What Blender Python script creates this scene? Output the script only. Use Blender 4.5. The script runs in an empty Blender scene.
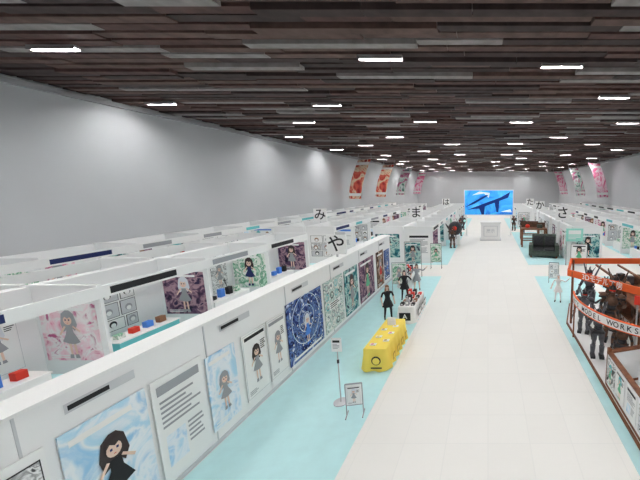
import bpy, math, random
from mathutils import Vector, Matrix
random.seed(7)
S=bpy.context.scene
# ---------------------------------------------------------------- materials
MC={}
def mat(name,col,rough=0.6,metal=0.0,var=0.0,scale=6.0,emit=0.0):
    if name in MC: return MC[name]
    m=bpy.data.materials.new(name); m.use_nodes=True
    nt=m.node_tree; b=nt.nodes['Principled BSDF']
    c=(col[0],col[1],col[2],1)
    b.inputs['Base Color'].default_value=c
    b.inputs['Roughness'].default_value=rough
    b.inputs['Metallic'].default_value=metal
    b.inputs['Specular IOR Level'].default_value=0.25
    if var>0:
        tc=nt.nodes.new('ShaderNodeTexCoord'); n=nt.nodes.new('ShaderNodeTexNoise')
        n.inputs['Scale'].default_value=scale; n.inputs['Detail'].default_value=4
        r=nt.nodes.new('ShaderNodeValToRGB')
        r.color_ramp.elements[0].position=0.3; r.color_ramp.elements[1].position=0.7
        r.color_ramp.elements[0].color=tuple(max(0,x*(1-var)) for x in col)+(1,)
        r.color_ramp.elements[1].color=tuple(min(1,x*(1+var)) for x in col)+(1,)
        nt.links.new(tc.outputs['Object'],n.inputs['Vector'])
        nt.links.new(n.outputs['Fac'],r.inputs['Fac']); nt.links.new(r.outputs['Color'],b.inputs['Base Color'])
    if emit>0:
        b.inputs['Emission Color'].default_value=c; b.inputs['Emission Strength'].default_value=emit
    MC[name]=m; return m
def art(name,cols,scale=1.5,kind='noise',dist=1.5,emit=0.0):
    if name in MC: return MC[name]
    m=bpy.data.materials.new(name); m.use_nodes=True
    nt=m.node_tree; b=nt.nodes['Principled BSDF']; b.inputs['Roughness'].default_value=0.7
    b.inputs['Specular IOR Level'].default_value=0.2
    tc=nt.nodes.new('ShaderNodeTexCoord')
    n=nt.nodes.new('ShaderNodeTexNoise'); n.inputs['Detail'].default_value=6; n.inputs['Distortion'].default_value=dist
    out=n.outputs['Fac']
    n.inputs['Scale'].default_value=scale
    r=nt.nodes.new('ShaderNodeValToRGB'); cr=r.color_ramp; cr.interpolation='EASE'
    k=len(cols); lo,hi=(0.33,0.66)
    cr.elements[0].position=lo; cr.elements[0].color=cols[0]+(1,)
    cr.elements[1].position=hi; cr.elements[1].color=cols[-1]+(1,)
    for i in range(1,k-1):
        e=cr.elements.new(lo+(hi-lo)*i/(k-1)); e.color=cols[i]+(1,)
    nt.links.new(tc.outputs['Object'],n.inputs['Vector'])
    nt.links.new(out,r.inputs['Fac']); nt.links.new(r.outputs['Color'],b.inputs['Base Color'])
    if emit>0:
        nt.links.new(r.outputs['Color'],b.inputs['Emission Color']); b.inputs['Emission Strength'].default_value=emit
    MC[name]=m; return m
WHITE=mat('white_panel',(0.88,0.88,0.88),0.6)
PAPER=mat('paper',(0.9,0.9,0.89),0.8)
BLACK=mat('black_ink',(0.02,0.02,0.022),0.6)
GREY=mat('grey_ink',(0.35,0.36,0.38),0.7)
LGREY=mat('light_grey',(0.62,0.63,0.65),0.7)
CYAN=mat('cyan_carpet',(0.56,0.84,0.86),0.95,var=0.03,scale=3)
NAVY=mat('navy',(0.02,0.03,0.12),0.6)
SKIN=mat('skin',(0.85,0.62,0.5),0.6)
HAIRD=mat('hair_dark',(0.05,0.035,0.035),0.5)
HAIRB=mat('hair_brown',(0.28,0.13,0.07),0.5)
HAIRW=mat('hair_silver',(0.75,0.77,0.82),0.5)
PINK=mat('pink',(0.85,0.3,0.45),0.6)
RED=mat('red',(0.7,0.05,0.03),0.6)
ORANGE=mat('orange_sign',(0.80,0.13,0.03),0.5)
BROWN=mat('brown_wood',(0.20,0.075,0.035),0.5,var=0.3,scale=5)
YEL=mat('yellow_cloth',(0.95,0.74,0.14),0.8)
GRN=mat('green_ink',(0.15,0.5,0.3),0.6)
TEAL=mat('teal_ink',(0.15,0.55,0.58),0.6)
BLUE=mat('blue_ink',(0.08,0.25,0.75),0.6)
STEEL=mat('steel',(0.5,0.5,0.52),0.35,0.8)
GUN=mat('gunmetal',(0.05,0.05,0.055),0.4,0.4,var=0.3)
ARM=mat('armour_grey',(0.12,0.12,0.135),0.4,0.3,var=0.35)
ARMB=mat('armour_brown',(0.11,0.06,0.04),0.5,0.1,var=0.4)
OLIVE=mat('dark_olive_leather',(0.06,0.075,0.06),0.5,var=0.3)
A_BLUE=art('art_night',[(0.005,0.01,0.05),(0.02,0.04,0.2),(0.15,0.25,0.55),(0.01,0.02,0.1),(0.6,0.7,0.9)],3.2)
A_PAT=art('art_pattern',[(0.8,0.86,0.84),(0.35,0.5,0.48),(0.85,0.85,0.8),(0.15,0.22,0.25)],3.5)
A_TEAL=art('art_teal',[(0.01,0.05,0.08),(0.04,0.22,0.25),(0.5,0.7,0.65),(0.02,0.03,0.08)],2.0)
A_DUSK=art('art_dusk',[(0.02,0.015,0.04),(0.12,0.06,0.12),(0.45,0.28,0.33),(0.03,0.02,0.07)],2.2)
A_BROWN=art('art_brown',[(0.04,0.025,0.02),(0.22,0.12,0.08),(0.6,0.5,0.4)],2.8)
A_PINK=art('art_pink',[(0.7,0.2,0.35),(0.9,0.65,0.72),(0.9,0.87,0.87),(0.5,0.1,0.25)],1.8)
A_GRN=art('art_green',[(0.6,0.8,0.65),(0.15,0.4,0.25),(0.9,0.9,0.85),(0.35,0.6,0.45)],2.5)
A_SKY=art('art_sky',[(0.35,0.62,0.85),(0.85,0.9,0.95),(0.5,0.75,0.9)],1.6)
A_MONO=art('art_mono',[(0.85,0.85,0.85),(0.35,0.35,0.35),(0.9,0.9,0.9),(0.08,0.08,0.08)],3.5)
BN_P=art('banner_pink',[(0.85,0.25,0.45),(0.9,0.75,0.8),(0.8,0.12,0.3),(0.9,0.5,0.6)],.5)
BN_R=art('banner_red',[(0.35,0.03,0.04),(0.7,0.12,0.08),(0.85,0.7,0.5),(0.3,0.04,0.06)],.5)
BN_G=art('banner_green',[(0.05,0.2,0.15),(0.75,0.85,0.8),(0.6,0.15,0.3),(0.1,0.35,0.3)],.5)
# ---------------------------------------------------------------- builder
_txt={}
def text_geo(s):
    if s in _txt: return _txt[s]
    cu=bpy.data.curves.new('t','FONT'); cu.body=s; cu.size=1; cu.align_x='CENTER'; cu.align_y='CENTER'; cu.resolution_u=3; cu.offset=0.012
    o=bpy.data.objects.new('t',cu); S.collection.objects.link(o)
    dg=bpy.context.evaluated_depsgraph_get(); me=o.evaluated_get(dg).to_mesh()
    r=([v.co.copy() for v in me.vertices],[tuple(p.vertices) for p in me.polygons])
    o.evaluated_get(dg).to_mesh_clear()
    bpy.data.objects.remove(o); bpy.data.curves.remove(cu)
    _txt[s]=r; return r
class B:
    def __init__(s): s.v=[];s.f=[];s.m=[];s.mats=[];s.sm=[]
    def mi(s,m):
        if m not in s.mats: s.mats.append(m)
        return s.mats.index(m)
    def add(s,vs,fs,m,smooth=False,M=None):
        o=len(s.v)
        s.v+=[tuple(M@Vector(x)) if M else tuple(x) for x in vs]
        i=s.mi(m)
        for f in fs: s.f.append(tuple(o+k for k in f)); s.m.append(i); s.sm.append(smooth)
    def box(s,a,b,m,M=None):
        x0,y0,z0=a;x1,y1,z1=b
        if x0>x1:x0,x1=x1,x0
        if y0>y1:y0,y1=y1,y0
        if z0>z1:z0,z1=z1,z0
        s.add([(x0,y0,z0),(x1,y0,z0),(x1,y1,z0),(x0,y1,z0),(x0,y0,z1),(x1,y0,z1),(x1,y1,z1),(x0,y1,z1)],
          [(0,3,2,1),(4,5,6,7),(0,1,5,4),(1,2,6,5),(2,3,7,6),(3,0,4,7)],m,False,M)
    def tube(s,p,q,r0,r1,m,n=12):
        p=Vector(p);q=Vector(q);d=(q-p).normalized()
        a=d.orthogonal().normalized();b=d.cross(a)
        vs=[];
        for c,r in((p,r0),(q,r1)):
            for i in range(n):
                t=2*math.pi*i/n; vs.append(c+a*math.cos(t)*r+b*math.sin(t)*r)
        fs=[(i,(i+1)%n,n+(i+1)%n,n+i) for i in range(n)]
        s.add(vs,fs,m,True); s.add(vs,[tuple(range(n))[::-1],tuple(range(n,2*n))],m)
    def ell(s,c,r,m,n=12,k=8,M=None,cut=None):
        vs=[];fs=[]
        for j in range(k+1):
            ph=math.pi*j/k
            for i in range(n):
                t=2*math.pi*i/n
                vs.append((c[0]+r[0]*math.sin(ph)*math.cos(t),c[1]+r[1]*math.sin(ph)*math.sin(t),c[2]+r[2]*math.cos(ph)))
        for j in range(k):
            for i in range(n): fs.append((j*n+i,(j+1)*n+i,(j+1)*n+(i+1)%n,j*n+(i+1)%n))
        s.add(vs,fs,m,True,M)
    def text(s,t,M,m):
        vs,fs=text_geo(t); s.add(vs,fs,m,False,M)
    def mesh(s,me,M,fn):
        o=len(s.v); s.v+=[tuple(M@v.co) for v in me.vertices]
        for p in me.polygons:
            s.f.append(tuple(o+k for k in p.vertices)); s.m.append(s.mi(fn(p.center))); s.sm.append(True)
    def obj(s,name,loc=(0,0,0),rz=0,bevel=0,parent=None):
        me=bpy.data.meshes.new(name); me.from_pydata(s.v,[],s.f)
        for m in s.mats: me.materials.append(m)
        me.polygons.foreach_set('material_index',s.m); me.polygons.foreach_set('use_smooth',s.sm); me.update()
        o=bpy.data.objects.new(name,me); S.collection.objects.link(o); o.location=loc; o.rotation_euler=(0,0,rz)
        if bevel:
            md=o.modifiers.new('bevel','BEVEL'); md.width=bevel; md.segments=2; md.limit_method='ANGLE'
        if parent: o.parent=parent
        return o
class Pad:
    def __init__(s,b,P,U,N,w,h): s.b=b;s.P=Vector(P);s.U=Vector(U);s.N=Vector(N);s.V=Vector((0,0,1));s.w=w;s.h=h;s.l=0
    def pt(s,x,y,l): return s.P+s.U*(x*s.w)+s.V*(y*s.h)+s.N*(0.006*l)
    def poly(s,pts,m,l):
        vs=[s.pt(x,y,l) for x,y in pts]; s.b.add(vs,[tuple(range(len(vs)))],m)
    def rect(s,x0,y0,x1,y1,m,l): s.poly([(x0,y0),(x1,y0),(x1,y1),(x0,y1)],m,l)
    def disc(s,x,y,rx,m,l,ry=None,n=14,a0=0,a1=2*math.pi):
        ry=ry or rx*s.w/s.h
        s.poly([(x+rx*math.cos(a0+(a1-a0)*i/n),y+ry*math.sin(a0+(a1-a0)*i/n)) for i in range(n)],m,l)
    def ring(s,x,y,rx,t,m,l,n=24):
        k=s.w/s.h
        vs=[];fs=[]
        for i in range(n):
            a=2*math.pi*i/n
            vs+= [s.pt(x+rx*math.cos(a),y+rx*k*math.sin(a),l),s.pt(x+(rx-t)*math.cos(a),y+(rx-t)*k*math.sin(a),l)]
        for i in range(n): j=(i+1)%n; fs.append((2*i,2*j,2*j+1,2*i+1))
        s.b.add(vs,fs,m)
    def text(s,t,x,y,size,m,l):
        R=Matrix.Identity(4); 
        U=s.U*size;V=s.V*size;N=s.N
        for r in range(3): R[r][0]=U[r];R[r][1]=V[r];R[r][2]=N[r]
        p=s.pt(x,y,l)
        for r in range(3): R[r][3]=p[r]
        s.b.text(t,R,m)
def character(p,cx,cy,sc,hair,dress,l=2):
    k=p.w/p.h
    def P(pts,m,l): p.poly([(cx+x*sc,cy+y*sc*k) for x,y in pts],m,l)
    P([(-.30,.55),(-.22,.95),(-.05,1.08),(.1,1.08),(.25,.93),(.32,.5),(.2,.25),(.05,.45),(-.1,.3),(-.24,.22)],hair,l)
    P([(-.13,-.1),(-.03,-.1),(-.04,-.8),(-.11,-.8)],SKIN,l)
    P([(.03,-.1),(.13,-.1),(.16,-.78),(.08,-.8)],SKIN,l)
    P([(-.15,-.7),(-.02,-.7),(-.02,-.86),(-.18,-.86)],dress,l+1)
    P([(.05,-.7),(.18,-.7),(.22,-.85),(.05,-.86)],dress,l+1)
    P([(-.12,.45),(.12,.45),(.14,.2),(.34,-.2),(.1,-.28),(-.1,-.26),(-.33,-.18),(-.13,.2)],dress,l+1)
    P([(-.12,.42),(-.36,.08),(-.42,.12),(-.18,.46)],SKIN,l+1)
    P([(.12,.42),(.38,.2),(.42,.26),(.16,.47)],SKIN,l+1)
    P([(.16*math.cos(a*math.pi/7),.68+.18*math.sin(a*math.pi/7)) for a in range(14)],SKIN,l+2)
    P([(-.19,.72),(-.14,.93),(.02,.97),(.16,.92),(.19,.7),(.12,.82),(.02,.76),(-.08,.84)],hair,l+3)
    P([(-.09,.67),(-.04,.67),(-.04,.73),(-.09,.73)],NAVY,l+3); P([(.04,.67),(.09,.67),(.09,.73),(.04,.73)],NAVY,l+3)
    P([(-.03,.57),(.03,.57),(.02,.59),(-.02,.59)],RED,l+3)
def lines(p,x0,x1,y,dy,n,m,l,rng):
    for i in range(n):
        p.rect(x0,y-i*dy-dy*.45,x0+(x1-x0)*rng.uniform(.6,1),y-i*dy,m,l)
def poster(b,P,U,N,w,h,style,seed=0):
    rng=random.Random(seed*31+5)
    p=Pad(b,P,U,N,w,h)
    bg={'girl':PAPER,'manga':PAPER,'night':A_BLUE,'pattern':A_PAT,'teal':A_TEAL,'dusk':A_DUSK,'brown':A_BROWN,'pink':A_PINK,'green':A_GRN,'sky':A_SKY,'text':PAPER,'pair':PAPER,'mono':A_MONO}[style]
    c=[p.pt(0,0,0),p.pt(1,0,0),p.pt(1,1,0),p.pt(0,1,0)]
    o=[v+p.N*0.02 for v in c]
    b.add(c+o,[(4,5,6,7),(0,1,5,4),(1,2,6,5),(2,3,7,6),(3,0,4,7)],bg)
    p.P=p.P+p.N*0.02
    hairs=[HAIRD,HAIRB,HAIRW,HAIRD,GREY,TEAL]; dr=[BLACK,RED,BLACK,NAVY,GREY,GRN,GREY]
    sc=min(.62,.46*h/w)
    if style=='girl':
        p.rect(.02,.02,.98,.98,LGREY,.5); p.rect(.035,.03,.965,.97,PAPER,1)
        character(p,.5,.46,sc,rng.choice(hairs),rng.choice(dr),2)
        p.rect(.08,.90,.92,.95,rng.choice([BLACK,GREY,BLACK,TEAL]),2); lines(p,.08,.45,.13,.025,3,GREY,2,rng); lines(p,.7,.93,.8,.03,5,BLACK,2,rng)
    elif style=='pair':
        character(p,.3,.5,sc*.75,rng.choice(hairs),rng.choice(dr),2); character(p,.7,.45,sc*.75,rng.choice(hairs),rng.choice(dr),2)
        p.rect(.1,.88,.9,.94,rng.choice([PINK,BLUE,BLACK]),1)
    elif style=='manga':
        ys=[.04,.3,.62,.95]
        for i in range(3):
            x=rng.uniform(.35,.65)
            for (xa,xb) in((.05,x-.02),(x+.02,.95)):
                p.rect(xa,ys[i]+.01,xb,ys[i+1]-.02,BLACK,1); p.rect(xa+.015,ys[i]+.02,xb-.015,ys[i+1]-.03,rng.choice([PAPER,LGREY,A_MONO,PAPER]),2)
                cx=(xa+xb)/2; p.disc(cx,ys[i]+.14,.09,rng.choice([GREY,BLACK,HAIRB]),3); p.disc(cx,ys[i]+.12,.06,PAPER,4)
    elif style=='night':
        for r,t in((.40,.012),(.22,.012),(.1,.01)): p.ring(.5,.6,r,t,A_SKY,1)
        for i in range(70):
            x,y=rng.uniform(.05,.95),rng.uniform(.03,.97); p.disc(x,y,rng.uniform(.005,.018),PAPER,2,n=8)
        character(p,.5,.38,sc*.6,HAIRW,BLUE,2)
        p.rect(.1,.04,.9,.08,PAPER,1)
    elif style=='pattern':
        for i in range(4):
            for j in range(5):
                p.ring(.14+.24*i,.12+.19*j,.09,.025,rng.choice([GREY,TEAL,BLACK,PAPER]),1,12)
        p.rect(.2,.42,.8,.56,PAPER,2); lines(p,.25,.75,.54,.04,3,BLACK,3,rng)
    elif style in('teal','dusk','brown','pink','green','sky','mono'):
        character(p,.5,.42,sc*.95,rng.choice(hairs),rng.choice(dr),2)
        p.rect(.08,.88,.8,.93,PAPER,1); lines(p,.08,.6,.1,.035,2,PAPER,1,rng)
    else:
        p.rect(.08,.84,.92,.93,rng.choice([BLACK,BLUE,GREY,TEAL]),1); lines(p,.1,.9,.78,.05,6,GREY,1,rng)
        p.rect(.12,.1,.5,.42,rng.choice([A_SKY,A_PINK,A_GRN,A_MONO]),1); lines(p,.55,.9,.42,.05,5,GREY,1,rng)
STY=['girl','manga','text','pair','teal','green','sky','mono','pink','dusk','text','girl','manga','girl','manga']
# ---------------------------------------------------------------- hall shell
HW=22;Y0=-8;Y1=104;CZ=11.2
def node_mat(name):
    m=bpy.data.materials.new(name); m.use_nodes=True; return m,m.node_tree,m.node_tree.nodes['Principled BSDF']
fm,nt,bs=node_mat('floor_tiles')
tc=nt.nodes.new('ShaderNodeTexCoord'); br=nt.nodes.new('ShaderNodeTexBrick'); br.offset=0
br.inputs['Scale'].default_value=1; br.inputs['Brick Width'].default_value=1.0; br.inputs['Row Height'].default_value=1.0
br.inputs['Mortar Size'].default_value=0.012
br.inputs['Color1'].default_value=(.86,.845,.81,1);br.inputs['Color2'].default_value=(.84,.825,.79,1);br.inputs['Mortar'].default_value=(.81,.80,.77,1)
nt.links.new(tc.outputs['Object'],br.inputs['Vector']);nt.links.new(br.outputs['Color'],bs.inputs['Base Color']);bs.inputs['Roughness'].default_value=.6
WALL=mat('wall_paint',(0.54,0.55,0.57),0.8,var=0.03,scale=0.3)
b=B(); b.box((-HW,Y0,-.2),(HW,Y1,0),fm); b.obj('floor')
b=B(); b.box((-HW-.3,Y0,0),(-HW,Y1,CZ),WALL); b.obj('wall_left')
b=B(); b.box((HW,Y0,0),(HW+.3,Y1,CZ),WALL); b.obj('wall_right')
b=B(); b.box((-HW-.3,Y1,0),(HW+.3,Y1+.3,CZ),WALL); b.obj('wall_back')
b=B(); b.box((-HW-.3,Y0-.3,0),(HW+.3,Y0,CZ),WALL); b.obj('wall_front')
CB=mat('ceiling_base',(0.15,0.125,0.12),.9)
b=B(); b.box((-HW-.3,Y0-.3,CZ),(HW+.3,Y1+.3,CZ+.3),CB); b.obj('ceiling')
sl=[mat('slat_dark',(.05,.033,.032),.7,var=.3,scale=2),mat('slat_brown',(.11,.067,.058),.7,var=.3,scale=2),mat('slat_red',(.09,.048,.043),.7,var=.3,scale=2),mat('slat_grey',(.26,.235,.23),.7,var=.2,scale=2)]
b=B(); y=Y0+.3
while y<Y1-.3:
    x=-HW+.02; 
    while x<HW-.05:
        L=min(random.uniform(2.5,6.5),HW-.02-x)
        d=random.choice([.10,.14,.22])
        b.box((x,y,CZ-d),(x+L-.03,y+.40,CZ),random.choices(sl,[4,4,3,1.8])[0]); x+=L
    y+=.56
b.obj('ceiling_slats')
LAMP=mat('lamp_tube',(1,1,.99),.5,emit=440)
HOUS=mat('lamp_housing',(.25,.23,.23),.6)
b=B(); r=random.Random(3); yy=Y0+3; row=0
while yy<Y1-2:
    for x in ((-15,-5,2.5,11) if row%2 else (-19,-9.5,6,17)):
        xx=x+r.uniform(-1.2,1.2); y=yy+r.uniform(-1,1)
        b.box((xx-.85,y-.10,CZ-.30),(xx+.85,y+.10,CZ-.2),HOUS)
        b.box((xx-.8,y-.045,CZ-.325),(xx+.8,y+.045,CZ-.302),LAMP)
        for sy in(-1,1): b.box((xx-.85,y+sy*.10-.008,CZ-.36),(xx+.85,y+sy*.10+.008,CZ-.30),HOUS)
    yy+=6.2; row+=1
b.obj('ceiling_lamp')
for sgn,n in((-1,'trim_1'),(1,'trim_2')):
    b=B(); b.box((sgn*HW,Y0,CZ-.5),(sgn*(HW-.25),Y1,CZ-.25),mat('trim_grey',(.35,.35,.36),.7)); b.obj(n)
def carpet(x0,x1,y0,y1):
    b=B(); b.box((x0,y0,0),(x1,y1,.012),CYAN); b.obj('carpet')
for s in(-1,1):
    carpet(s*3.2,s*6.35,1,22); carpet(s*6.98,s*9.6,1,22); carpet(s*3.2,s*9.6,25.5,45); carpet(s*3.2,s*9.6,49,66)
    carpet(s*12.2,s*16.8,1,22); carpet(s*12.2,s*16.8,25.5,45); carpet(s*12.2,s*16.8,49,66); carpet(s*19,s*21.9,1,70)
# ---------------------------------------------------------------- main poster wall (left)
WH=2.95
def island_wall(x0,x1,y0,y1,h=WH,z=0.0):
    b=B()
    b.box((x0,y0,z),(x1,y1,h),WHITE)
    b.box((x0-.03,y0-.03,h),(x1+.03,y1+.03,h+.05),PAPER)
    k=y0+3
    while k<y1-.2:
        b.box((x0-.012,k-.015,z),(x1+.012,k+.015,h),LGREY); k+=3
    b.box((x0-.02,y0,z),(x1+.02,y1,.1),LGREY)
    return b
island_wall(-6.9,-6.4,1.0,21.2).obj('exhibition_partition_wall')
XF=-6.38
plist=[(1.3,2.9,'pair'),(3.0,4.2,'manga'),(4.35,5.6,'sky'),(5.7,6.8,'text'),(6.9,7.75,'sky'),(8.0,8.9,'girl'),(8.97,9.8,'girl'),(9.9,12.1,'night'),
 (12.3,13.95,'pattern'),(14.15,15.6,'teal'),(15.85,17.9,'dusk'),(18.4,19.6,'brown'),(19.8,20.8,'night')]
for i,(ya,yb,st) in enumerate(plist):
    b=B(); z0=.25 if yb-ya>1 else .35
    hh=2.1 if yb-ya>1 else 1.85
    poster(b,(XF,ya,z0),(0,1,0),(1,0,0),yb-ya,hh,st,i)
    b.obj('poster')
b=B()
for i in range(7):
    p=Pad(b,(XF+.005,1.6+2.9*i,2.62),(0,1,0),(1,0,0),1.0,.16); p.rect(0,0,1,1,LGREY,0); p.rect(.04,.25,.6,.75,BLACK,1)
b.obj('booth_name_plate')
b=B()
for i in range(10):
    poster(b,(-6.92,3.2+1.8*i,.5),(0,-1,0),(-1,0,0),1.4,1.9,STY[(i*3)%len(STY)],i+40)
b.obj('poster')
def kana(ch,x,y,z=WH+.05,s=.85):
    b=B(); b.box((-.04,-.03,0),(.04,.03,.15),LGREY)
    b.box((-s/2,-.05,.12),(s/2,.05,.12+s),PAPER)
    for sy,U in((-.052,(1,0,0)),(.052,(-1,0,0))):
        p=Pad(b,(0,sy,.12+s/2),U,(0,math.copysign(1,sy),0),1,1); p.text(ch,0,0,s*.95,BLACK,.3)
    b.obj('letter_sign',(x,y,z))
kana('や',-6.65,14.3); kana('ま',-6.65,30.5,WH+.075,s=1.1); kana('は',-6.65,52.5,WH+.075,s=1.2)
kana('さ',6.65,29.5,WH+.075,s=1.2); kana('か',6.65,42.5,WH+.075,s=1.2); kana('た',6.65,52.5,WH+.075,s=1.2); kana('ら',14.5,14.5,WH+.075)
kana('み',-14.5,28.5,WH+.075,s=1.1)
# ---------------------------------------------------------------- generic booth rows
def booth_row(x,face,y0,y1,seed,dep=2.2,pitch=4.0,mono=False):
    rng=random.Random(seed)
    b=B()
    b.box((x-.08,y0,.012),(x+.08,y1,WH),WHITE)
    y=y0
    xf=x+face*.08
    while y<=y1+.01:
        b.box((x,y-.05,.012),(x+face*dep,y+.05,WH),WHITE)
        b.box((x,y-.07,WH),(x+face*dep,y+.07,WH+.06),WHITE)
        if dep>1:
            xa=min(x+face*.2,x+face*(dep-.15)); 
            poster(b,(xa,y-.05,.5),(1,0,0),(0,-1,0),dep-.4,1.9,rng.choice(STY),rng.randint(0,999))
        if y+pitch<=y1+.01:
            if dep>1:
                xx=x+face*dep
                b.box((xx-.04,y,WH-.38),(xx+.04,y+pitch,WH),PAPER)
                U=(0,1,0) if face>0 else (0,-1,0)
                p=Pad(b,(xx+face*.042,y if face>0 else y+pitch,WH-.38),U,(face,0,0),pitch,.38)
                p.rect(.06,.2,.06+rng.uniform(.3,.7),.8,rng.choice([BLACK,BLACK,GREY,NAVY,TEAL]),1)
            k=.3
            while k<pitch-1.2:
                w=rng.uniform(.9,1.5)
                poster(b,(xf,(y+k) if face>0 else (y+k+w),.5),(0,face,0),(face,0,0),w,1.95,rng.choice(STY),rng.randint(0,999)); k+=w+.12
            if dep>1:
                tm=rng.choice([PAPER,WHITE,TEAL,A_SKY,PAPER,PAPER])
                tx=x+face*(dep-.75)
                b.box((tx-.35,y+.6,.012),(tx+.35,y+pitch-1.2,.74),tm); b.box((tx-.38,y+.57,.74),(tx+.38,y+pitch-1.17,.78),PAPER)
                for q in range(4):
                    yq=y+.8+q*.5; b.box((tx-.1,yq,.78),(tx+.08,yq+.25,.78+rng.uniform(.15,.4)),rng.choice([BLACK,RED,BLUE,A_GRN,HAIRB,PINK]))
        y+=pitch
    o=b.obj('exhibition_booth'); return o
n=0
for s in(-1,1):
    for (ya,yb) in((26,46),(50,66)):
        n+=1
        if s>0 and ya==26: booth_row(6.6,-1,26,42,n,dep=.3)
        else: booth_row(s*6.6,-s,ya,yb-(yb-ya)%4,n,dep=2.2)
        n+=1; booth_row(s*6.8,s,ya,yb-(yb-ya)%4,n+50,dep=2.3)
    for (ya,yb) in((2,22),(26,46),(50,66)):
        n+=1; booth_row(s*14.4,-s,ya,yb,n); booth_row(s*14.6,s,ya,yb,n+70)
    n+=1; booth_row(s*21.8,-s,2,70,n+9,dep=2.4)
# ---------------------------------------------------------------- wall banners (curved)
def banner(x,y,z0,z1,m,sgn):
    b=B(); n=14; w=3.0; pts=[]
    for k in range(2):
        for i in range(n+1):
            t=i/n; z=z1+(z0-z1)*t
            dx=-sgn*(1.8*(1-t)**1.6+0.3) 
            for j in(0,1):
                pts.append((dx+ (j-.5)*sgn*2.3, (j-.5)*1.2-(0.04*k), z-z0))
    fs=[];c=2*(n+1)
    for i in range(n):
        a=2*i; fs.append((a,a+1,a+3,a+2)); fs.append((c+a,c+a+2,c+a+3,c+a+1))
    b.add(pts,fs,m,True)
    for i in(1,12):
        a=2*i; q=[Vector(pts[a]),Vector(pts[a+1]),Vector(pts[a+3]),Vector(pts[a+2])]
        b.add([v+Vector((0,-.08,0)) for v in q],[(0,1,2,3)],[PAPER,PAPER][i%2])
    b.tube(Vector(pts[0]),Vector(pts[1]),.05,.05,STEEL)
    for j in(0,1): b.tube(Vector(pts[j]),Vector(pts[j])+Vector((0,0,CZ-z1-.05)),.02,.02,STEEL,6)
    b.obj('hanging_banner',(x,y,z0))
for x,y,m in((20.3,58,BN_P),(20.3,72,BN_G),(20.3,88,BN_P)): banner(x,y,4.4,10.2,m,1)
for x,y,m in((-20.3,62,BN_R),(-20.3,76,BN_G),(-20.3,94,BN_P),(-20.3,50,BN_R)): banner(x,y,4.4,10.2,m,-1)
# ---------------------------------------------------------------- centre screen + stage box
SCR=art('screen_sea',[(0.02,0.16,0.55),(0.05,0.35,0.8),(0.1,0.5,0.9)],.5,emit=.6)
SCL=mat('screen_light',(.75,.9,1),.5,emit=.5); SCD=mat('screen_dark',(.01,.04,.25),.5,emit=.1)
b=B()
b.box((-3.1,0,2.6),(3.1,.25,5.8),WHITE)
p=Pad(b,(-3.0,-.01,2.7),(1,0,0),(0,-1,0),6.0,3.0); p.rect(0,0,1,1,SCR,0)
p.poly([(.05,.2),(.45,.5),(.75,.72),(.95,.95),(.9,.7),(.6,.48),(.3,.25)],SCD,1)
p.poly([(.3,.25),(.35,.0),(.4,.0),(.42,.38)],SCD,2); p.poly([(.62,.5),(.66,.1),(.7,.1),(.72,.6)],SCD,2)
p.poly([(.15,.8),(.4,.88),(.5,.7),(.52,.9),(.3,.95)],SCL,1); p.poly([(.0,.3),(.2,.45),(.5,.8),(.45,.82),(.15,.5)],SCD,2)
p.poly([(.75,.12),(.95,.22),(.98,.1)],SCL,1)
for x in(-2.8,2.8): b.box((x-.08,.05,0),(x+.08,.2,2.6),WHITE); b.box((x-.3,-.3,0),(x+.25,.5,.06),WHITE)
b.obj('projection_screen',(0.1,41.5,0))
b=B(); b.box((-1.1,0,0),(1.1,1.6,2.0),WHITE); b.box((-1.2,-.05,2.0),(1.2,1.65,2.12),PAPER); b.box((-1.2,-.05,0),(1.2,1.65,.12),LGREY)
p=Pad(b,(-.8,-.01,.5),(1,0,0),(0,-1,0),1.6,1.2); p.rect(0,0,1,1,LGREY,0); p.rect(.04,.04,.96,.96,PAPER,1); p.text('展示',.5,.5,.5,LGREY,2)
b.obj('information_kiosk',(0.3,37.6,0))
# ---------------------------------------------------------------- draped tables
def draped(name,x0,x1,y0,y1,cloth,H=.76,prints=(),items=None):
    b=B(); w=(x1-x0);L=(y1-y0)
    N=72
    def rr(t):
        s=t*2*(w+L)
        if s<w: return (s,0),(0,-1)
        s-=w
        if s<L: return (w,s),(1,0)
        s-=L
        if s<w: return (w-s,L),(0,1)
        s-=w; return (0,L-s),(-1,0)
    rows=5;vs=[];
    for r in range(rows+1):
        f=r/rows
        for i in range(N):
            (px,py),(nx,ny)=rr(i/N); a=f*.045*(1+math.sin(i*1.35)); a2=f*.05
            vs.append((px+nx*(a+a2),py+ny*(a+a2),H-f*(H-.02)))
    fs=[(r*N+i,(r+1)*N+i,(r+1)*N+(i+1)%N,r*N+(i+1)%N) for r in range(rows) for i in range(N)]
    b.add(vs,fs,cloth,True); b.add(vs[:N],[tuple(range(N))],cloth)
    if items: items(b,w,L,H)
    b.obj(name,(x0,y0,.012))
YD=mat('mustard_print',(.55,.36,.06),.8)
def it_y(b,w,L,H):
    p=Pad(b,(.15,-.14,.15),(1,0,0),(0,-1,0),.6,.5)
    p.disc(.5,.55,.26,BLACK,1); p.disc(.5,.52,.2,YEL,2); p.rect(.2,.0,.8,.10,BLACK,2)
    for k in range(4):
        p=Pad(b,(w+.14,.2+k*.55,.2),(0,1,0),(1,0,0),.35,.3); p.rect(.1,.1,.9,.9,YD,1); p.disc(.5,.5,.25,YEL,2)
    for k in range(6):
        x=.12+.35*(k%2); y=.25+.3*k; b.box((x,y,H),(x+.2,y+.14,H+.02),PAPER); b.box((x+.03,y+.03,H+.02),(x+.12,y+.1,H+.03),[PINK,YD,YEL][k%3])
    b.box((w*.3,L*.75,H),(w*.7,L*.78,H+.3),PAPER)
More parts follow.
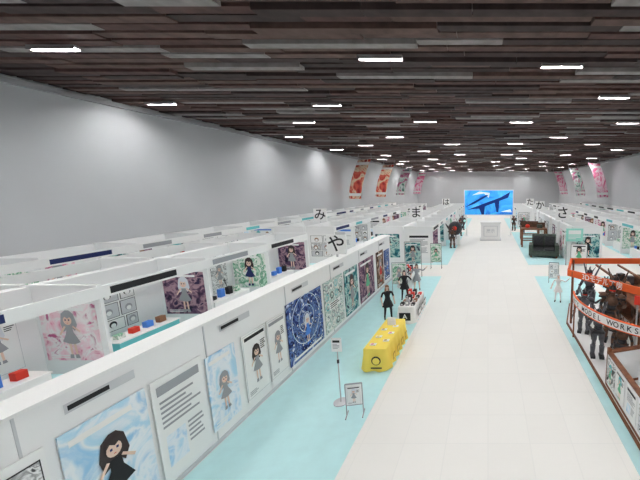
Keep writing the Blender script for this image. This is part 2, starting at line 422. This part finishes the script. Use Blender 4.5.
def it_w(b,w,L,H):
    rng=random.Random(4)
    for k in range(12):
        x=.05+.24*(k%3); y=.2+.5*(k//3); h=rng.uniform(.04,.3)
        if y+.25>L: continue
        b.box((x,y,H),(x+.15,y+.25,H+h),rng.choice([BLACK,BLACK,RED,GREY,HAIRB])); b.box((x+.03,y-.002,H+h*.3),(x+.12,y-.004,H+h*.8),PAPER)
    for k in range(3):
        p=Pad(b,(w+.14,.25+k*.65,.25),(0,1,0),(1,0,0),.5,.35); p.rect(0,0,1,.9,BLACK,1); p.rect(.1,.15,.9,.75,PAPER,2)
    p=Pad(b,(.08,-.14,.15),(1,0,0),(0,-1,0),.5,.45); p.rect(0,.1,1,.9,BLACK,1); p.text('A',.5,.5,.3,PAPER,2)
draped('draped_table',-4.1,-3.35,10.15,12.7,YEL,items=it_y)
draped('draped_table',-4.0,-3.3,14.0,16.3,PAPER,items=it_w)
draped('draped_table',-5.4,-4.7,19.3,21.4,PAPER,items=it_w)
b=B(); b.tube((0,0,0),(0,0,.03),.2,.2,STEEL,20); b.tube((0,0,.03),(0,0,1.75),.018,.014,STEEL); b.tube((0,0,1.2),(0,0,1.3),.03,.03,GUN)
b.box((-.14,-.03,1.55),(.14,-.015,1.95),PAPER); p=Pad(b,(-.12,-.036,1.58),(1,0,0),(0,-1,0),.24,.34); p.rect(.1,.7,.9,.9,BLACK,1); lines(p,.1,.9,.6,.12,4,GREY,1,random.Random(1))
b.obj('sign_stand',(-4.15,8.5,.012))
def easel(x,y,w,h,z,st,seed,rz=0,frame=BLACK):
    b=B(); t=.012
    for sx in(-w/2,w/2): b.box((sx-t,-t,0),(sx+t,t,z+h),frame); b.box((sx-t,-.18,0),(sx+t,.18,.025),frame)
    b.box((-w/2,-t,z+h-.02),(w/2,t,z+h+.012),frame); b.box((-w/2,-t,z-.02),(w/2,t,z),frame)
    b.box((-w/2+t,-.01,z),(w/2-t,.01,z+h-.02),PAPER)
    poster(b,(-w/2+.04,-.012,z+.02),(1,0,0),(0,-1,0),w-.08,h-.08,st,seed)
    b.obj('framed_display_board',(x,y,.012),rz)
easel(-3.55,8.0,.42,.6,.3,'girl',3,.2,GREY)
easel(-4.95,17.9,.8,1.2,.7,'green',8,.15,GREY); easel(-5.1,22.0,1.1,1.5,.9,'teal',9,.1); easel(-3.9,24.3,.8,1.4,.5,'green',10)
easel(4.2,20.5,.6,1.0,.3,'manga',19,-.2)
easel(6.9,24.6,1.2,1.6,.2,'girl',15,-.1)
b=B(); b.box((-.65,-.05,1.9),(.65,.05,2.9),mat('mint',(.35,.75,.65),.6)); 
for x in(-.6,.6): b.box((x-.04,-.03,0),(x+.04,.03,1.9),STEEL)
p=Pad(b,(-.6,-.055,1.95),(1,0,0),(0,-1,0),1.2,.9); p.rect(.1,.55,.9,.9,PAPER,1); lines(p,.1,.9,.45,.12,3,PAPER,1,random.Random(2)); b.obj('notice_sign',(6.7,25.3,.012))
# ---------------------------------------------------------------- figures
def skin_mesh(chains,sub=1):
    me=bpy.data.meshes.new('sk'); vs=[];es=[];rs=[];roots=[]
    for ch in chains:
        base=len(vs); roots.append(base)
        for p,r in ch['v']: vs.append(p); rs.append(r)
        for a,c in ch['e']: es.append((base+a,base+c))
    me.from_pydata(vs,es,[]); o=bpy.data.objects.new('sk',me); S.collection.objects.link(o)
    md=o.modifiers.new('s','SKIN'); md.use_smooth_shade=True
    for i,sv in enumerate(me.skin_vertices[0].data):
        r=rs[i]; sv.radius=r if isinstance(r,tuple) else (r,r); sv.use_root=(i in roots)
    sb=o.modifiers.new('u','SUBSURF'); sb.levels=sub; sb.render_levels=sub
    dg=bpy.context.evaluated_depsgraph_get(); ev=bpy.data.meshes.new_from_object(o.evaluated_get(dg))
    bpy.data.objects.remove(o); return ev
def figure(name,loc,rz,H=1.7,kind='armour',hair=HAIRD,dress=BLACK,pose=0,legs=None,scale=1.0):
    lx,rx=.11,.11
    aL={0:[(.21,0,1.38),(.30,.02,1.12),(.30,-.08,.90)],1:[(.21,0,1.38),(.38,-.05,1.18),(.34,-.28,1.22)],2:[(.21,0,1.38),(.42,0,1.3),(.6,-.08,1.5)]}[pose]
    aR={0:[(-.21,0,1.38),(-.29,.02,1.12),(-.28,-.1,.90)],1:[(-.21,0,1.38),(-.33,.0,1.13),(-.24,-.2,1.0)],2:[(-.21,0,1.38),(-.33,.0,1.13),(-.38,-.15,.95)]}[pose]
    bulk=1.25 if kind=='armour' else 1.0
    V=[((0,0,.95),(.135*bulk,.10)),((0,.01,1.12),(.105*bulk,.085)),((0,0,1.30),(.145*bulk,.10)),((0,0,1.43),(.07,.06)),((0,0,1.50),.05),((0,-.01,1.56),.055),
       (aL[0],.058*bulk),(aL[1],.042*bulk),(aL[2],.028*bulk),(aR[0],.058*bulk),(aR[1],.042*bulk),(aR[2],.028*bulk),
       ((lx,0,.88),.088*bulk),((lx+.03,-.03,.50),.06*bulk),((lx+.05,.02,.09),.04*bulk),((lx+.06,-.13,.04),.035*bulk),
       ((-rx,0,.88),.088*bulk),((-rx-.02,-.01,.50),.06*bulk),((-rx-.05,.05,.09),.04*bulk),((-rx-.07,-.1,.04),.035*bulk)]
    E=[(0,1),(1,2),(2,3),(3,4),(4,5),(2,6),(6,7),(7,8),(2,9),(9,10),(10,11),(0,12),(12,13),(13,14),(14,15),(0,16),(16,17),(17,18),(18,19)]
    ch=[{'v':V,'e':E}]
    for a in(aL,aR):
        w=Vector(a[2]); d=(Vector(a[2])-Vector(a[1])).normalized(); sd=d.cross(Vector((0,0,1)) if abs(d.z)<.8 else Vector((0,1,0))).normalized(); dn=sd.cross(d)
        ch.append({'v':[(tuple(w-d*.02),(.028,.026)),(tuple(w+d*.07),(.038,.02))],'e':[(0,1)]})
        for i,l in enumerate((.07,.08,.075,.055)):
            q=w+d*.07+sd*(.027-.018*i); ch.append({'v':[(tuple(q),.010),(tuple(q+d*l*.55),.009),(tuple(q+d*l*.85+dn*.03),.0075)],'e':[(0,1),(1,2)]})
        q=w+d*.015+sd*.03; ch.append({'v':[(tuple(q),.012),(tuple(q+d*.04+sd*.025),.010),(tuple(q+d*.07+sd*.03),.008)],'e':[(0,1),(1,2)]})
    me=skin_mesh(ch,1)
    def fn(c):
        z=c.z
        if kind=='armour':
            return GUN if (z*9)%2<.8 else (ARM if dress is BLACK else dress)
        if z>1.44: return SKIN
        if z<.12: return BLACK
        if z<.55: return legs or SKIN
        if abs(c.x)>.25 and z<1.15: return SKIN
        return dress
    b=B(); I=Matrix.Identity(4); b.mesh(me,I,fn)
    hm=SKIN
    b.ell((0,-.015,1.61),(.075,.09,.108),hm,16,12)
    b.ell((0,-.105,1.60),(.012,.018,.02),hm,8,6)
    for s in(-1,1):
        b.ell((s*.03,-.092,1.62),(.014,.01,.012),PAPER,8,6); b.ell((s*.03,-.1,1.62),(.007,.005,.008),BLACK,8,6); b.ell((s*.077,0,1.605),(.012,.02,.028),hm,8,6)
    b.ell((0,-.094,1.56),(.02,.008,.006),RED,8,6)
    if kind=='armour':
        A=ARM if dress is BLACK else dress
        b.ell((0,.0,1.65),(.105,.12,.12),GUN,14,8); b.box((-.085,-.14,1.615),(.085,-.08,1.65),RED); b.box((-.09,-.13,1.5),(.09,-.06,1.58),A)
        b.box((-.012,-.13,1.7),(.012,.08,1.86),A)
        for s in(-1,1):
            b.tube((s*.09,0,1.7),(s*.2,.03,1.88),.02,.004,A,8)
            b.ell((s*.25,0,1.42),(.13,.12,.10),A,12,8); b.box((s*.16,-.12,1.38),(s*.38,.12,1.43),GUN)
            b.ell((s*.14,-.07,.5),(.075,.06,.09),A,10,6); b.tube((s*.155,.01,.12),(s*.15,0,.40),.075,.10,A,10)
            b.box((s*.07,-.22,.0),(s*.23,.12,.09),GUN); b.tube((s*.13,0,.62),(s*.12,0,.92),.10,.13,A,10)
        b.ell((0,-.06,1.3),(.19,.11,.16),A,14,8); b.ell((0,-.05,1.08),(.13,.09,.08),GUN,12,6); b.box((-.2,-.13,.9),(.2,.13,.98),GUN)
        b.box((-.15,.08,1.12),(.15,.24,1.45),GUN); b.tube((-.12,.18,1.4),(-.32,.4,1.9),.04,.02,A); b.tube((.12,.18,1.4),(.32,.4,1.9),.04,.02,A)
        h=Vector(aR[2]); b.tube(h+Vector((0,.25,.05)),h+Vector((0,-.65,-.12)),.025,.02,GUN); b.box((h.x-.03,h.y-.15,h.z-.15),(h.x+.03,h.y+.2,h.z+.03),GUN)
    else:
        b.ell((0,.02,1.645),(.092,.095,.10),hair,14,10)
        b.ell((0,.075,1.42),(.11,.05,.30),hair,12,8)
        for s in(-1,1): b.ell((s*.08,-.02,1.52),(.022,.03,.15),hair,8,8)
        for k in range(5): b.ell((-.06+.03*k,-.085,1.685),(.018,.02,.035),hair,8,6)
        n=24;vs=[]
        for (z,r) in((1.05,.12),(.9,.18),(.78,.22),(.66,.26)):
            for i in range(n):
                t=2*math.pi*i/n; rr=r*(1+(.06*math.cos(6*t) if z<1 else 0)); vs.append((rr*math.cos(t),rr*.85*math.sin(t),z))
        b.add(vs,[(j*n+i,(j+1)*n+i,(j+1)*n+(i+1)%n,j*n+(i+1)%n) for j in range(3) for i in range(n)],dress,True)
    k=H/1.7; b.v=[(x*k,y*k,z*k) for x,y,z in b.v]
    b.obj(name,loc,rz)
figure('character_figure',(-4.5,17.2,.012),.3,1.6,'girl',HAIRD,BLACK,1,BLACK)
figure('character_figure',(-4.6,14.5,.012),.5,1.6,'girl',HAIRB,BLACK,0,BLACK)
figure('character_figure',(-4.2,18.9,.012),.2,1.55,'girl',HAIRD,GREY,2)
figure('character_figure',(3.7,16.8,.012),-.3,1.5,'girl',HAIRW,PAPER,2,PAPER)
# ---------------------------------------------------------------- right stall
b=B()
PL=[(3.5,6.2),(3.5,14.0),(4.2,16.4),(8.5,16.4),(8.5,6.2)]
def prism(b,pts,z0,z1,m):
    n=len(pts); vs=[(x,y,z0) for x,y in pts]+[(x,y,z1) for x,y in pts]
    b.add(vs,[tuple(range(n)),tuple(range(n,2*n))[::-1]]+[(i,(i+1)%n,n+(i+1)%n,n+i) for i in range(n)],m)
prism(b,PL,.013,.1,BROWN); prism(b,[(x+(.05 if x<5 else -.05),y+(.05 if y<10 else -.05)) for x,y in PL],.1,.12,WHITE)
def wallseg(b,p,q,z0,z1,m,t=.06):
    p=Vector((p[0],p[1],0));q=Vector((q[0],q[1],0)); d=(q-p).normalized(); nn=Vector((d.y,-d.x,0))*t/2
    vs=[p-nn,q-nn,q+nn,p+nn]; b.add([(v.x,v.y,z0) for v in vs]+[(v.x,v.y,z1) for v in vs],[(0,3,2,1),(4,5,6,7),(0,1,5,4),(1,2,6,5),(2,3,7,6),(3,0,4,7)],m)
for p,q in(((3.62,6.3),(3.62,9.2)),((3.62,9.2),(5.0,9.6)),((5.0,9.6),(8.3,9.6))):
    wallseg(b,p,q,.12,1.15,WHITE,.1); wallseg(b,p,q,1.15,1.21,BROWN,.14); wallseg(b,p,q,.12,.2,BROWN,.12)
for x,y in((3.62,6.3),(3.62,9.2),(5.0,9.6)): b.box((x-.05,y-.05,.12),(x+.05,y+.05,1.3),BROWN)
for i,st in enumerate(('manga','text','girl','mono')):
    poster(b,(3.565,6.5+.68*i+.55,.3),(0,-1,0),(-1,0,0),.55,.78,st,i+60)
for i,st in enumerate(('text','girl','mono','text')):
    poster(b,(3.675,6.5+.68*i,.3),(0,1,0),(1,0,0),.5,.7,st,i+64)
for i,st in enumerate(('girl','text','sky','manga')):
    poster(b,(5.1+.75*i,9.54,.3),(1,0,0),(0,-1,0),.62,.8,st,i+70)
wallseg(b,(4.45,9.0),(6.4,8.4),.12,1.75,WHITE,.08); wallseg(b,(4.45,9.0),(6.4,8.4),1.75,1.82,BROWN,.12)
d=(Vector((6.4,8.4,0))-Vector((4.45,9.0,0))).normalized(); nn=Vector((d.y,-d.x,0))
for i,st in enumerate(('girl','text','mono')):
    P0=Vector((4.45,9.0,.9))+d*(.12+.62*i)+nn*.045; poster(b,P0,d,nn,.52,.7,st,i+80)
for x,y in((3.65,13.8),(5.5,11.3),(8.3,11.3),(8.3,16.2),(4.3,16.2)): b.tube((x,y,.12),(x,y,2.45),.05,.05,BROWN)
hdr=[(3.5,14.0),(5.5,11.2),(8.4,11.2)]
HZ0,HZ1=2.22,2.5
for p,q in zip(hdr[:-1],hdr[1:]): wallseg(b,p,q,HZ0,HZ1,ORANGE,.08)
wallseg(b,(3.5,14.0),(4.2,16.3),HZ0,HZ1,ORANGE,.08); wallseg(b,(4.2,16.3),(8.4,16.3),HZ0,HZ1,ORANGE,.08)
def lettering(b,p,q,z,s,t,m):
    p=Vector((p[0],p[1],0));q=Vector((q[0],q[1],0)); d=(q-p).normalized(); nn=Vector((d.y,-d.x,0))
    c=(p+q)/2+nn*.06; P=Pad(b,(c.x,c.y,z),d,nn,1,1); P.text(t,0,0,s,m,0)
lettering(b,hdr[0],hdr[1],2.36,.3,'3Dモデル工房',PAPER); lettering(b,hdr[1],hdr[2],2.36,.28,'PARTS SHOP',PAPER)
for k in range(3):
    b.box((5.4+1.1*k,11.4,2.14),(5.48+1.1*k,16.2,2.22),BROWN)
wallseg(b,(4.9,10.6),(6.6,9.9),2.15,2.45,RED,.08); lettering(b,(4.9,10.6),(6.6,9.9),2.3,.28,'mini shop',PAPER); b.tube((5.0,10.56,.12),(5.0,10.56,2.2),.03,.03,STEEL); b.tube((6.5,9.95,.12),(6.5,9.95,2.2),.03,.03,STEEL)
n=20; arc=[]
for i in range(n+1):
    t=i/n; ang=math.radians(165+ t*75); arc.append((6.3+3.05*math.cos(ang),11.6+3.2*math.sin(ang)))
for i in range(n):
    wallseg(b,arc[i],arc[i+1],1.74,2.0,PAPER,.05); wallseg(b,arc[i],arc[i+1],2.0,2.03,ORANGE,.07); wallseg(b,arc[i],arc[i+1],1.71,1.74,ORANGE,.07)
word='PARTS MODEL WORKS'
for i,cch in enumerate(word):
    if cch==' ':continue
    k=1+i; 
    if k<n:
        lettering(b,arc[k],arc[k+1],1.87,.24,cch,BLACK)
for k in(0,20): b.tube((arc[k][0]+.05,arc[k][1],.12),(arc[k][0]+.05,arc[k][1],1.74),.03,.03,BROWN)
for zz in(.75,1.45):
    b.box((5.6,11.6,zz),(8.2,16.1,zz+.06),BROWN)
rg=random.Random(9)
for k in range(26):
    x=rg.uniform(5.7,7.8);y=rg.uniform(11.8,15.8);z=rg.choice([.81,1.51]); h=rg.uniform(.25,.55); M=Matrix.Translation((x,y,z+h/2))@Matrix.Rotation(rg.random()*3,4,'Z')
    if k%2: b.box((-.15,-.12,-h/2),(.15,.12,h/2),rg.choice([GUN,ARMB,ARM,BROWN]),M)
    else: b.ell((0,0,0),(.2,.16,h/2),rg.choice([GUN,ARMB,HAIRB]),10,8,M); b.tube((x-.2,y,z+h/2),(x+.25,y-.1,z+h*.9),.03,.02,GUN,8)
b.obj('market_stall')
figure('armoured_mannequin',(3.95,12.9,.12),-.4,1.7,'armour',dress=BLACK,pose=2)
figure('armoured_mannequin',(3.85,10.9,.12),-.2,1.7,'armour',dress=BLACK,pose=1)
figure('armoured_mannequin',(4.25,9.85,.12),-.5,1.7,'armour',dress=ARMB,pose=0)
figure('armoured_mannequin',(4.75,12.1,.12),-.5,2.15,'armour',dress=ARMB,pose=1)
figure('armoured_mannequin',(5.3,13.2,.12),-.5,2.2,'armour',dress=ARMB,pose=0)
figure('armoured_mannequin',(4.7,14.8,.12),-.5,2.1,'armour',dress=BLACK,pose=2)
# ---------------------------------------------------------------- mid-right furniture
b=B()
b.box((-1,-.8,.15),(1,.8,.6),OLIVE); b.box((-1.05,.45,.2),(1.05,.85,1.9),OLIVE); b.box((-1.3,-.8,.15),(-.95,.85,1.1),OLIVE); b.box((.95,-.8,.15),(1.3,.85,1.1),OLIVE)
b.box((-.9,-.82,.6),(-.02,.45,.8),GUN); b.box((.02,-.82,.6),(.9,.45,.8),GUN)
for x in(-1.1,1.1):
    for y in(-.65,.7): b.tube((x,y,0),(x,y,.16),.06,.08,BROWN)
for k in(-.5,.5): b.box((k-.4,.35,.85),(k+.4,.46,1.75),GUN)
b.obj('armchair',(4.95,28.8,.012),-.15,.06)
def wtable(x,y,w,d,h,z=.012):
    b=B(); b.box((-w/2,-d/2,h-.12),(w/2,d/2,h),BROWN)
    for sx in(-1,1):
        for sy in(-1,1): b.box((sx*(w/2-.08)-.08,sy*(d/2-.08)-.08,0),(sx*(w/2-.08)+.08,sy*(d/2-.08)+.08,h-.12),BROWN)
    for sy in(-1,1): b.box((-w/2+.1,sy*(d/2-.1)-.04,h*.35),(w/2-.1,sy*(d/2-.1)+.04,h*.35+.1),BROWN)
    b.box((-w/2+.05,d/2-.1,h),(w/2-.05,d/2,h+.5),ARMB)
    b.ell((-w/4,0,h+.2),(.25,.2,.2),RED,12,8); b.box((w/8,-.2,h),(w/3,.2,h+.35),OLIVE); b.obj('wooden_table',(x,y,z),-.05,.02)
wtable(4.75,34.0,2.6,1.6,1.9); wtable(4.9,38.5,2.2,1.4,1.6)
for i,(x,y) in enumerate(((-3.6,33),(-3.6,37),(-3.6,41.5),(4.6,43.5),(3.7,47),(-3.7,47.5))):
    figure('armoured_mannequin',(x,y,.012 if y<45 else 0),.3 if x<0 else -.3,2.0,'armour',dress=(BLACK if i%2 else ARMB),pose=i%3)
b=B(); b.box((-.5,-.5,0),(.5,.5,1.0),WHITE); b.ell((0,0,1.75),(.75,.7,.75),GUN,18,12); b.tube((-.7,0,1.75),(-1.1,-.2,2.4),.1,.03,GUN); b.tube((.7,0,1.75),(1.1,-.2,2.4),.1,.03,GUN); b.ell((0,-.6,1.8),(.25,.2,.25),RED,12,8)
b.obj('creature_sculpture',(-3.5,35,.012))
# ---------------------------------------------------------------- world / camera
w=bpy.data.worlds.new('world'); S.world=w; w.use_nodes=True; w.node_tree.nodes['Background'].inputs[0].default_value=(.9,.95,1,1); w.node_tree.nodes['Background'].inputs[1].default_value=.5
cam=bpy.data.cameras.new('camera'); co=bpy.data.objects.new('camera',cam); S.collection.objects.link(co); S.camera=co
co.location=(0,0,6); co.rotation_euler=(math.radians(90-8.95),0,0)
cam.sensor_width=36; cam.lens=330/640*36; cam.shift_x=-168/640; cam.clip_end=300
S.view_settings.view_transform='Standard'; S.view_settings.look='None'; S.view_settings.exposure=0
